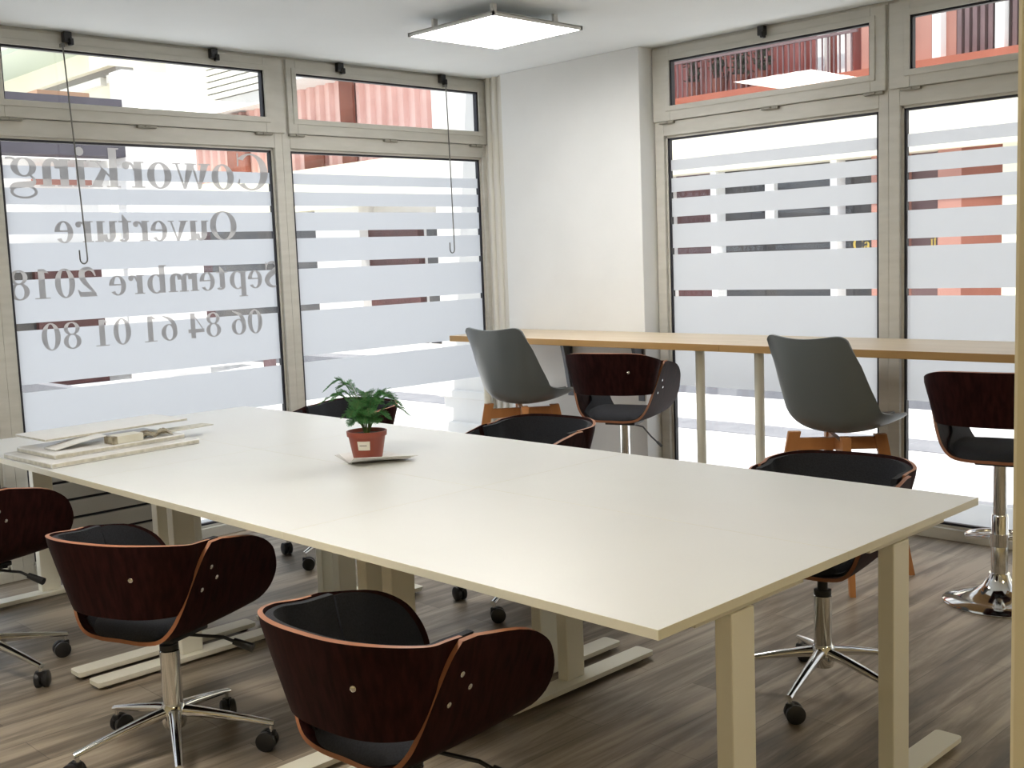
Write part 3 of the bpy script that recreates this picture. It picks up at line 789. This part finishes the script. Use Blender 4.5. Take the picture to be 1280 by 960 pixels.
def frond(az, reach, top, droop, n=30, dens=1.0, start=.34, full=.055):
    c, s = math.cos(az), math.sin(az); pts = []
    for i in range(n + 1):
        q = i / n; r = .008 + reach * q ** 1.35; z = .082 + top * (1 - (1 - min(q / .72, 1)) ** 1.7) - droop * max(0, q - .62) ** 1.5 * 2.2
        pts.append(Vector((r * c, r * s, z)))
    tube(stems, pts, [.0020 * (1 - .7 * i / n) for i in range(n + 1)], 5)
    side0 = Vector((-s, c, 0))
    for i in range(int(n * start), n + 1):
        q = i / n; p = pts[i]; d = (pts[min(i + 1, n)] - pts[max(i - 1, 0)]).normalized()
        wd = full * math.sin(PI * min(1, (q - start) / (1 - start) * .9 + .1)) ** .7
        for sg in (-1, 1):
            bl = wd * random.uniform(.75, 1.15); bd = (side0 * sg + d * .55 + Vector((0, 0, random.uniform(-.12, .22)))).normalized()
            tube(stems, [p, p + bd * bl], [.0007, .0004], 3)
            m = int(bl / .0034 * dens) + 2
            for k in range(m):
                pp = p + bd * bl * k / m
                for s2 in (-1, 1):
                    nd = bd * .7 + d * s2 * .8 + Vector((0, 0, random.uniform(-.25, .35)))
                    needle(pp, nd, random.uniform(.006, .010))
# camera-facing directions in the room: image right is about azimuth 45, image left about 225
for az, re, tp, dr in ((232, .205, .235, .10), (222, .235, .175, .09), (250, .18, .19, .08), (205, .15, .215, .05), (40, .20, .165, .13), (52, .225, .125, .12), (20, .16, .185, .07), (75, .13, .17, .06),
                       (300, .11, .15, .07), (330, .12, .12, .06), (140, .12, .17, .06), (170, .13, .14, .07), (100, .10, .14, .05), (270, .10, .11, .06), (0, .10, .16, .05), (215, .12, .10, .06), (45, .12, .09, .06), (320, .09, .08, .05), (260, .09, .07, .05), (185, .10, .09, .05), (350, .10, .08, .05)):
    frond(R(az), re * .66, tp * .86, dr * .8, full=.036)
link('stems', stems, 'stem', pot); link('foliage', leaves, 'leaf', pot, fixn=False)

def board(name, label, cat, corners, z0, th, mats, grp=None, tilt=(0, 0), bev=.004):
    """flat pack from four ground corners; tilt lifts the end (u) and the side (v)"""
    c = sum((Vector((*p, 0)) for p in corners), Vector()) / 4
    bm = B()
    lo, hi = [], []
    for i, p in enumerate(corners):
        l = tilt[0] * (i in (1, 2)) + tilt[1] * (i in (2, 3))
        lo.append(bm.verts.new((p[0] - c.x, p[1] - c.y, l))); hi.append(bm.verts.new((p[0] - c.x, p[1] - c.y, th + l)))
    bm.faces.new(lo[::-1]); f = bm.faces.new(hi)
    sd = [bm.faces.new((lo[i], lo[(i + 1) % 4], hi[(i + 1) % 4], hi[i])) for i in range(4)]
    for g in sd: g.material_index = 1
    bmesh.ops.bevel(bm, geom=list(bm.edges), offset=bev, segments=2, affect='EDGES', profile=.5)
    o = link(name, bm, mats, None, (c.x, c.y, z0), smooth=50)
    tag(o, label, cat, grp); return o
GB = 'wrapped boards piled on the white table'
board('wrapped_board', 'widest clear-wrapped board lying flat at the bottom of the pile on the table end', 'board', [(-4.03, 1.612), (-4.085, 2.235), (-4.50, 2.20), (-4.45, 1.600)], HT, .020, ['wrap', 'wrap_edge'], GB)
board('wrapped_board', 'clear-wrapped board second from the bottom of the pile, under the carton', 'board', [(-4.10, 1.655), (-4.145, 2.205), (-4.47, 2.19), (-4.43, 1.645)], HT + .0202, .019, ['wrap', 'wrap_edge'], GB)
board('thin_panel', 'thin grey panel tip sticking out of the pile towards the fern', 'panel', [(-4.20, 2.0), (-4.26, 2.40), (-4.34, 2.39), (-4.33, 2.0)], HT + .0394, .004, ['wrap_edge', 'wrap_edge'], None, (0, 0), .001)
cb = thing('carton', 'small cream carton standing open in the pile of boards', 'box', (-4.165, 1.965, HT + .0396), R(4))
bm = B(); box(bm, -.035, .035, -.055, .055, 0, .030, .002); link('body', bm, 'carton', cb)
bm = B(); box(bm, -.034, .036, -.074, -.056, 0, .030, .001); link('flap', bm, 'foil', cb)
bm = B()
def curl(u, v):
    y = 1.69 + .20 * u - 1.80; x = -.10 * v
    return Vector((x, y, .004 + .028 * u ** 1.3 + .006 * math.sin(u * PI)))
sheet(bm, curl, 16, 4, .004, (0, 0, 0))
tag(link('curled_sheet', bm, 'paper', None, (-4.175, 1.80, HT + .0396), smooth=60), 'curled white sheet slipped into the pile beside the carton', 'sheet')
bm = B()
def crum(u, v):
    return Vector((-.05 * v + .012 * math.sin(9 * u + 3 * v), .13 * u, .010 + .010 * math.sin(11 * u + 5 * v) * math.cos(7 * v) + .006 * v))
sheet(bm, crum, 18, 8, .002, (0, 0, 0))
tag(link('crumpled_paper', bm, 'foil', None, (-4.16, 2.03, HT + .040), smooth=25), 'crumpled brownish wrapping paper beside the carton in the pile', 'paper')
board('white_board', 'long thin white board lying on top of the pile, overhanging the carton', 'board', [(-4.235, 1.680), (-4.285, 2.295), (-4.55, 2.28), (-4.50, 1.670)], HT + .0706, .010, ['paper', 'wrap_edge'], None, (0, 0), .002)

# ------------------------------------------------------------------ street outside
ext = {}
M['asphalt'] = noisy('street_asphalt', (.50, .50, .52), (.56, .56, .57), (3, 3, 3), .9)
M['paving'] = noisy('pavement_stone', (.56, .56, .57), (.64, .63, .62), (2.2, 2.2, 2.2), .85)
M['kerb_shade'] = noisy('shaded_kerb_stone', (.15, .155, .18), (.18, .185, .21), (4, 4, 4), .85)  # kerbs and flat road strip, bluish street shade put into the stone colour
M['plaster'] = noisy('white_render', (.74, .73, .72), (.80, .79, .78), (1.2, 1.2, 1.2), .85)
M['fascia'] = noisy('cream_fascia', (.80, .76, .60), (.84, .80, .66), (1, 1, 1), .6)
M['red_clad'] = noisy('red_cladding', (.16, .040, .036), (.22, .060, .054), (2, 2, 2), .6)
M['red_clad_haze'] = noisy('hazed_red_cladding', (.74, .46, .41), (.82, .55, .50), (2, 2, 2), .6)  # paled copy of the red cladding, glare and haze put into its colour
M['pink_panel'] = noisy('pink_panel', (.36, .17, .14), (.42, .21, .17), (1.5, 1.5, 1.5), .7)
M['rust'] = noisy('terracotta_wall', (.20, .065, .042), (.26, .09, .06), (2, 2, 2), .75)
M['orange'] = noisy('orange_slab', (.28, .075, .042), (.33, .095, .055), (2, 2, 2), .7)
M['dark_clad'] = noisy('plum_cladding', (.12, .075, .08), (.16, .10, .105), (2, 2, 2), .6)
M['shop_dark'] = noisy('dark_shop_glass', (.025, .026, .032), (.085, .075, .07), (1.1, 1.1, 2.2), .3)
M['shop_red'] = noisy('dark_red_shopfront', (.055, .015, .016), (.085, .024, .024), (3, 3, 3), .5)
M['white_post'] = mat('white_post_paint', (.82, .82, .82), .6)
M['violet'] = noisy('slate_violet_panel', (.055, .050, .066), (.075, .068, .088), (2, 2, 2), .7)
M['soffit'] = mat('greenish_soffit', (.50, .56, .47), .8)
M['louvre'] = mat('white_louvre', (.80, .79, .74), .6)
M['louvre_dark'] = mat('louvre_gap', (.22, .21, .19), .8)
M['gold'] = mat('gold_letters', (.75, .55, .12), .4)
M['box_brown'] = noisy('brown_planter', (.40, .24, .15), (.46, .28, .18), (4, 4, 4), .8)
M['bush'] = noisy('balcony_greenery', (.04, .05, .035), (.10, .10, .07), (20, 20, 20), .9)
ZG = -.12
YF = 13.0
def st(name, bm, m, label, cat):
    return tag(link(name, bm, m), label, cat, kind='structure')
bm = B(); box(bm, -60, 25, -30, 40, ZG - .3, ZG - .10); st('street_ground', bm, 'asphalt', 'bright sunlit street surface outside the windows', 'street')
bm = B(); box(bm, XL - .1, 20, YR + .12, 6.05, ZG - .1, -.03); box(bm, XL - 1.5, XL - .12, -30, 5.0, ZG - .1, -.04)
st('sidewalk', bm, 'paving', 'pale stone sidewalk along the glazed walls', 'sidewalk')
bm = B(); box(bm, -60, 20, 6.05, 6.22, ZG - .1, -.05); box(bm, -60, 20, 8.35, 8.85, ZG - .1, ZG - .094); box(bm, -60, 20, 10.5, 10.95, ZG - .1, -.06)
st('kerb', bm, 'kerb_shade', 'kerb stones and road strip with bluish shade in their colour', 'kerb')
bm = B(); box(bm, -60, 20, 10.95, YF - .05, ZG - .1, -.05); st('far_sidewalk', bm, 'paving', 'far sidewalk before the shops across the street', 'sidewalk')
# outer face of the office building: fin beside the corner, unseen block above with its height set for the shadow it casts
bm = B(); box(bm, -5.93, XL - .09, 5.14, 5.42, ZG - .1, 3.4, .01)
box(bm, -5.98, XL - .09, 5.10, 5.46, ZG - .1, .30, .01); box(bm, -5.96, XL - .09, 5.12, 5.44, .46, .52, .01)
st('wall_fin', bm, 'plaster', 'white outer fin of the building beside the left windows', 'wall')
bm = B(); box(bm, XL - .18, XB + .2, YB - .2, YR + .2, ZC + .2, 2.95)
st('wall_shade_block', bm, 'plaster', 'unseen rendered block over the office, height set for its shadow', 'wall')

# long shop building across the street
sb = thing('street_building', 'long shop building across the street with red cladding over a cream fascia', 'building', (-9, YF, 0))
def part(name, m, boxes, parent=sb, bev=0.0):
    bm = B()
    L = parent.matrix_world.translation if False else Vector((parent.location.x, parent.location.y, 0))
    for (x0, x1, y0, y1, z0, z1) in boxes: box(bm, x0 - L.x, x1 - L.x, y0 - L.y, y1 - L.y, z0, z1, bev)
    return link(name, bm, m, parent)
part('facade_wall', 'plaster', [(-40, 12, YF + .35, YF + 6, ZG - .2, 9)])
part('fascia', 'fascia', [(-40, 12, YF - .15, YF + .35, 2.47, 3.27)])
part('shop_window', 'shop_red', [(-9.95, -9.20, YF + .2, YF + .35, ZG - .2, 2.47)])
part('shop_window', 'shop_dark', [(-9.13, -7.39, YF + .2, YF + .35, ZG - .2, 2.47)])
part('shop_window', 'shop_dark', [(-7.30, -6.84, YF + .2, YF + .35, ZG - .2, 2.47)])
part('shop_door', 'dark_clad', [(-6.42, -6.0, YF + .2, YF + .35, ZG - .2, 2.47)])
for x in (-9.165, -7.345):
    part('post', 'white_post', [(x - .045, x + .045, YF - .02, YF + .2, ZG - .2, 2.47)])
part('pillar', 'pink_panel', [(-6.84, -6.42, YF - .0, YF + .35, ZG - .2, 2.47)])
part('pillar', 'pink_panel', [(-6.0, -5.72, YF - .0, YF + .35, ZG - .2, 2.47)])
part('wall_panel', 'rust', [(-5.72, -5.25, YF - .0, YF + .35, ZG - .2, 2.47)])
part('wall_panel', 'fascia', [(-5.25, 2, YF - .0, YF + .35, ZG - .2, 2.47)])
part('shop_sign', 'white_post', [(-8.42, -8.28, YF + .1, YF + .19, 1.5, 2.3)])
# west part of the shop row
part('shop_window', 'shop_dark', [(-19.6, -18.62, YF + .2, YF + .35, ZG - .2, 2.47)])
part('wall_panel', 'plaster', [(-18.62, -17.2, YF, YF + .35, ZG - .2, 2.47)])
part('shop_window', 'shop_red', [(-17.2, -15.75, YF + .2, YF + .35, ZG - .2, 2.2)])
part('shop_window', 'shop_dark', [(-15.5, -14.95, YF + .2, YF + .35, ZG - .2, 2.2)])
part('wall_panel', 'plaster', [(-14.9, -9.95, YF, YF + .35, ZG - .2, 2.47)])
part('shop_window', 'shop_red', [(-25.5, -23.0, YF + .2, YF + .35, ZG - .2, 2.3)])
part('shop_window', 'shop_dark', [(-23.0, -20.0, YF + .2, YF + .35, ZG - .2, 2.3)])
# upper storey: slab, corrugated cladding, eave and louvres
part('slab', 'orange', [(-14, 12, YF - .05, YF + .4, 3.27, 3.52)])
bm = B(); pts = []
x = -14.0
while x < -7.1:
    pts += [(x, YF + .34), (x + .16, YF + .34), (x + .20, YF + .25), (x + .32, YF + .25)]; x += .36
pts = [(px + 9, py - YF) for px, py in pts] + [(-7.1 + 9, .40), (-14 + 9, .40)]
prism(bm, pts, 'z', 3.52, 4.90); link('corrugated_cladding', bm, 'red_clad', sb)
pts = []; x = -24.0
while x < -14.1:
    pts += [(x, YF + .34), (x + .14, YF + .34), (x + .18, YF + .25), (x + .28, YF + .25)]; x += .32
pts = [(px + 9, py - YF) for px, py in pts] + [(-14 + 9, .25), (-14 + 9, .40), (-24 + 9, .40)]
bm = B(); prism(bm, pts, 'z', 3.27, 4.90); link('corrugated_cladding', bm, 'red_clad_haze', sb)
part('upper_panel', 'rust', [(-19.15, -18.5, YF + .2, YF + .24, 3.3, 4.1), (-17.85, -17.45, YF + .18, YF + .24, 3.3, 4.9), (-21.9, -21.2, YF + .1, YF + .24, 3.3, 4.62)])
part('upper_panel', 'pink_panel', [(-7.1, -5.9, YF + .25, YF + .38, 3.5, 5.2)])
bm = B()
for k in range(9): box(bm, -5.86 + 9 + k * .09, -5.81 + 9 + k * .09, .18, .26, 3.5, 5.2)
box(bm, -5.9 + 9, -5.0 + 9, .26, .38, 3.5, 5.2); link('corrugated_shutter', bm, 'dark_clad', sb)
for x in (-7.55, -7.27, -6.05, -5.32, -5.05):
    part('post', 'white_post', [(x - .05, x + .05, YF + .05, YF + .2, 3.5, 5.2)])
part('eave', 'plaster', [(-19.5, -12, YF - .5, YF + .36, 4.90, 5.25), (-24, -19.5, YF - .1, YF + .36, 4.72, 4.98)])
bm = B()
for k in range(22): box(bm, -22.2 + 9, -19.5 + 9, -.16, -.10, 5.0 + k * .13, 5.0 + k * .13 + .10)
link('louvres', bm, 'louvre', sb)
part('louvre_backing', 'louvre_dark', [(-22.2, -19.5, YF - .09, YF + .35, 4.98, 7.9)])
bm = B()
for k in range(40):
    x = -10.2 + k * .08; box(bm, x + 9 - .008, x + 9 + .008, -.04, -.02, 3.52, 3.98)
box(bm, -10.25 + 9, -7.0 + 9, -.05, -.01, 3.98, 4.01)
link('railing', bm, 'dark_clad', sb)
# café letters in gold on the shop glass
bm = B(); text_bm(bm, 'Ca', lambda u, z: (u + 9, .195, z), -7.20, 1.335, .15, .25); text_bm(bm, 'it', lambda u, z: (u + 9, .195, z), -6.18, 1.335, .15, .08)
link('lettering', bm, 'gold', sb, fixn=False)
# terrace plants
random.seed(3)
for i, (x, h) in enumerate(((-9.55, .30), (-9.15, .22), (-8.80, .26), (-8.45, .34), (-6.55, .45))):
    tp = thing('street_plant', ['dark leafy terrace plant at the left end of the red terrace', 'second dark terrace plant from the left across the street', 'low dark terrace plant in the middle of the red terrace', 'tall dark terrace plant near the lamp reflection', 'dark plant on the terrace by the pink panel'][i], 'plant', (x, YF + .12, 3.52), 0, 'plants on the terrace across the street')
    bm = B(); lathe(bm, [(.08, 0), (.11, .2)], 14); link('pot', bm, 'rust', tp, smooth=50)
    bm = B()
    for k in range(160):
        a = random.uniform(0, 2 * PI); r = random.uniform(0, .12); z = .18 + random.uniform(0, h + .18)
        p = Vector((r * math.cos(a), r * math.sin(a) * .5, z)); d = Vector((random.uniform(-1, 1), random.uniform(-1, 1), random.uniform(-.3, 1))).normalized() * .09; s = d.cross(Vector((.3, .5, .7))).normalized() * .03
        q = [bm.verts.new(p), bm.verts.new(p + d * .5 + s), bm.verts.new(p + d), bm.verts.new(p + d * .5 - s)]; bm.faces.new(q)
    link('foliage', bm, 'bush', tp, fixn=False)

# building closing the street at the left
XE = -16.0
eb = thing('street_building', 'pale building at the street end with a violet beam and a tall white pillar', 'building', (XE, 5, 0))
part('beam', 'violet', [(XE - .4, XE, -6, 7.88, 3.10, 3.93)], eb)
part('pillar', 'plaster', [(XE - .35, XE + .05, 7.88, 9.0, ZG - .2, 4.36)], eb)
part('ground_floor_wall', 'plaster', [(XE - 3, XE - .6, -6, 7.88, 1.72, 3.10)], eb)
part('shop_window', 'shop_dark', [(XE - 3, XE - .6, -6, 7.6, ZG - .2, 1.72)], eb)
part('shop_panel', 'shop_red', [(XE - .6, XE - .5, 6.6, 7.6, ZG - .2, 1.8)], eb)
part('sign_band', 'pink_panel', [(XE - .62, XE - .48, 6.7, 7.55, 2.72, 2.95)], eb)
part('soffit', 'soffit', [(-34, -17.2, 7.09, 8.0, 4.82, 4.90)], eb)
part('roof', 'louvre', [(-34, -17.2, 6.95, 8.4, 4.90, 5.0)], eb)
part('eave_wall', 'fascia', [(-34, -16.6, 8.0, 8.4, 4.52, 4.82)], eb)
part('shade_band', 'louvre_dark', [(-34, -16.6, 8.12, 8.4, 4.42, 4.52)], eb)  # dark strip painting the shade line under the eave wall
part('shutter', 'louvre', [(-18.6, -17.1, 8.10, 8.2, 4.30, 4.42), (-16.9, -16.7, 8.1, 8.2, 4.30, 4.42)], eb)
part('upper_wall', 'fascia', [(-34, -16.6, 8.2, 8.5, 3.93, 4.42), (XE - 8.2, XE - 7, 8.5, 12.4, 3.93, 9)], eb)
bm = B(); box(bm, -1.2, -.45, 1.83, 2.6, 3.93, 4.06); pb = link('planter_box', bm, 'box_brown', eb)
part('window', 'shop_dark', [(XE - 7.02, XE - 6.95, 8.5, 9.2, 4.8, 5.7), (XE - 7.02, XE - 6.95, 10.2, 10.9, 4.8, 5.7)], eb)
# small bollard-like bin on the road edge, seen as a dark tick through the film gap
bm = B(); lathe(bm, [(.09, 0), (.09, .75), (.06, .80), (.0, .80)], 16, cap=False)
tag(link('bollard', bm, 'dark_clad', None, (-13.6, 8.6, ZG - .10), smooth=40), 'short dark bollard on the street seen in the gap under the phone number', 'bollard')

# ------------------------------------------------------------------ camera
cam = bpy.data.objects.new('camera', bpy.data.cameras.new('camera')); COL.objects.link(cam)
rot = Matrix(((0.70247489, -0.05285399, 0.70974326), (0.71069769, 0.10522552, -0.69558349), (-0.03791874, 0.99304282, 0.1114815)))
cam.matrix_world = Matrix.Translation((0, 0, 1.41)) @ rot.to_4x4()
cam.data.sensor_fit = 'HORIZONTAL'; cam.data.sensor_width = 36.0; cam.data.lens = 36.0 * 1408.6 / 1280
cam.data.clip_start = .02; cam.data.clip_end = 300
SC.camera = cam

# ------------------------------------------------------------------ light
w = bpy.data.worlds.new('world'); SC.world = w; w.use_nodes = True
bg = w.node_tree.nodes['Background']; bg.inputs[0].default_value = (.80, .88, 1.0, 1); bg.inputs[1].default_value = 1.5
sun = bpy.data.objects.new('sun', bpy.data.lights.new('sun', 'SUN')); COL.objects.link(sun)
sun.data.energy = 9.0; sun.data.angle = R(.6); sun.data.color = (1.0, .95, .86)
d = Vector((-.12, .24, -.96)); sun.rotation_euler = d.to_track_quat('-Z', 'Y').to_euler()

SC.view_settings.view_transform = 'Standard'; SC.view_settings.look = 'None'
SC.view_settings.exposure = 0.16; SC.view_settings.gamma = 1.0
SC.view_settings.use_curve_mapping = False
SC.cycles.use_denoising = True
SC.cycles.max_bounces = 10; SC.cycles.diffuse_bounces = 6; SC.cycles.transparent_max_bounces = 24; SC.cycles.transmission_bounces = 8
SC.cycles.sample_clamp_indirect = 6.0
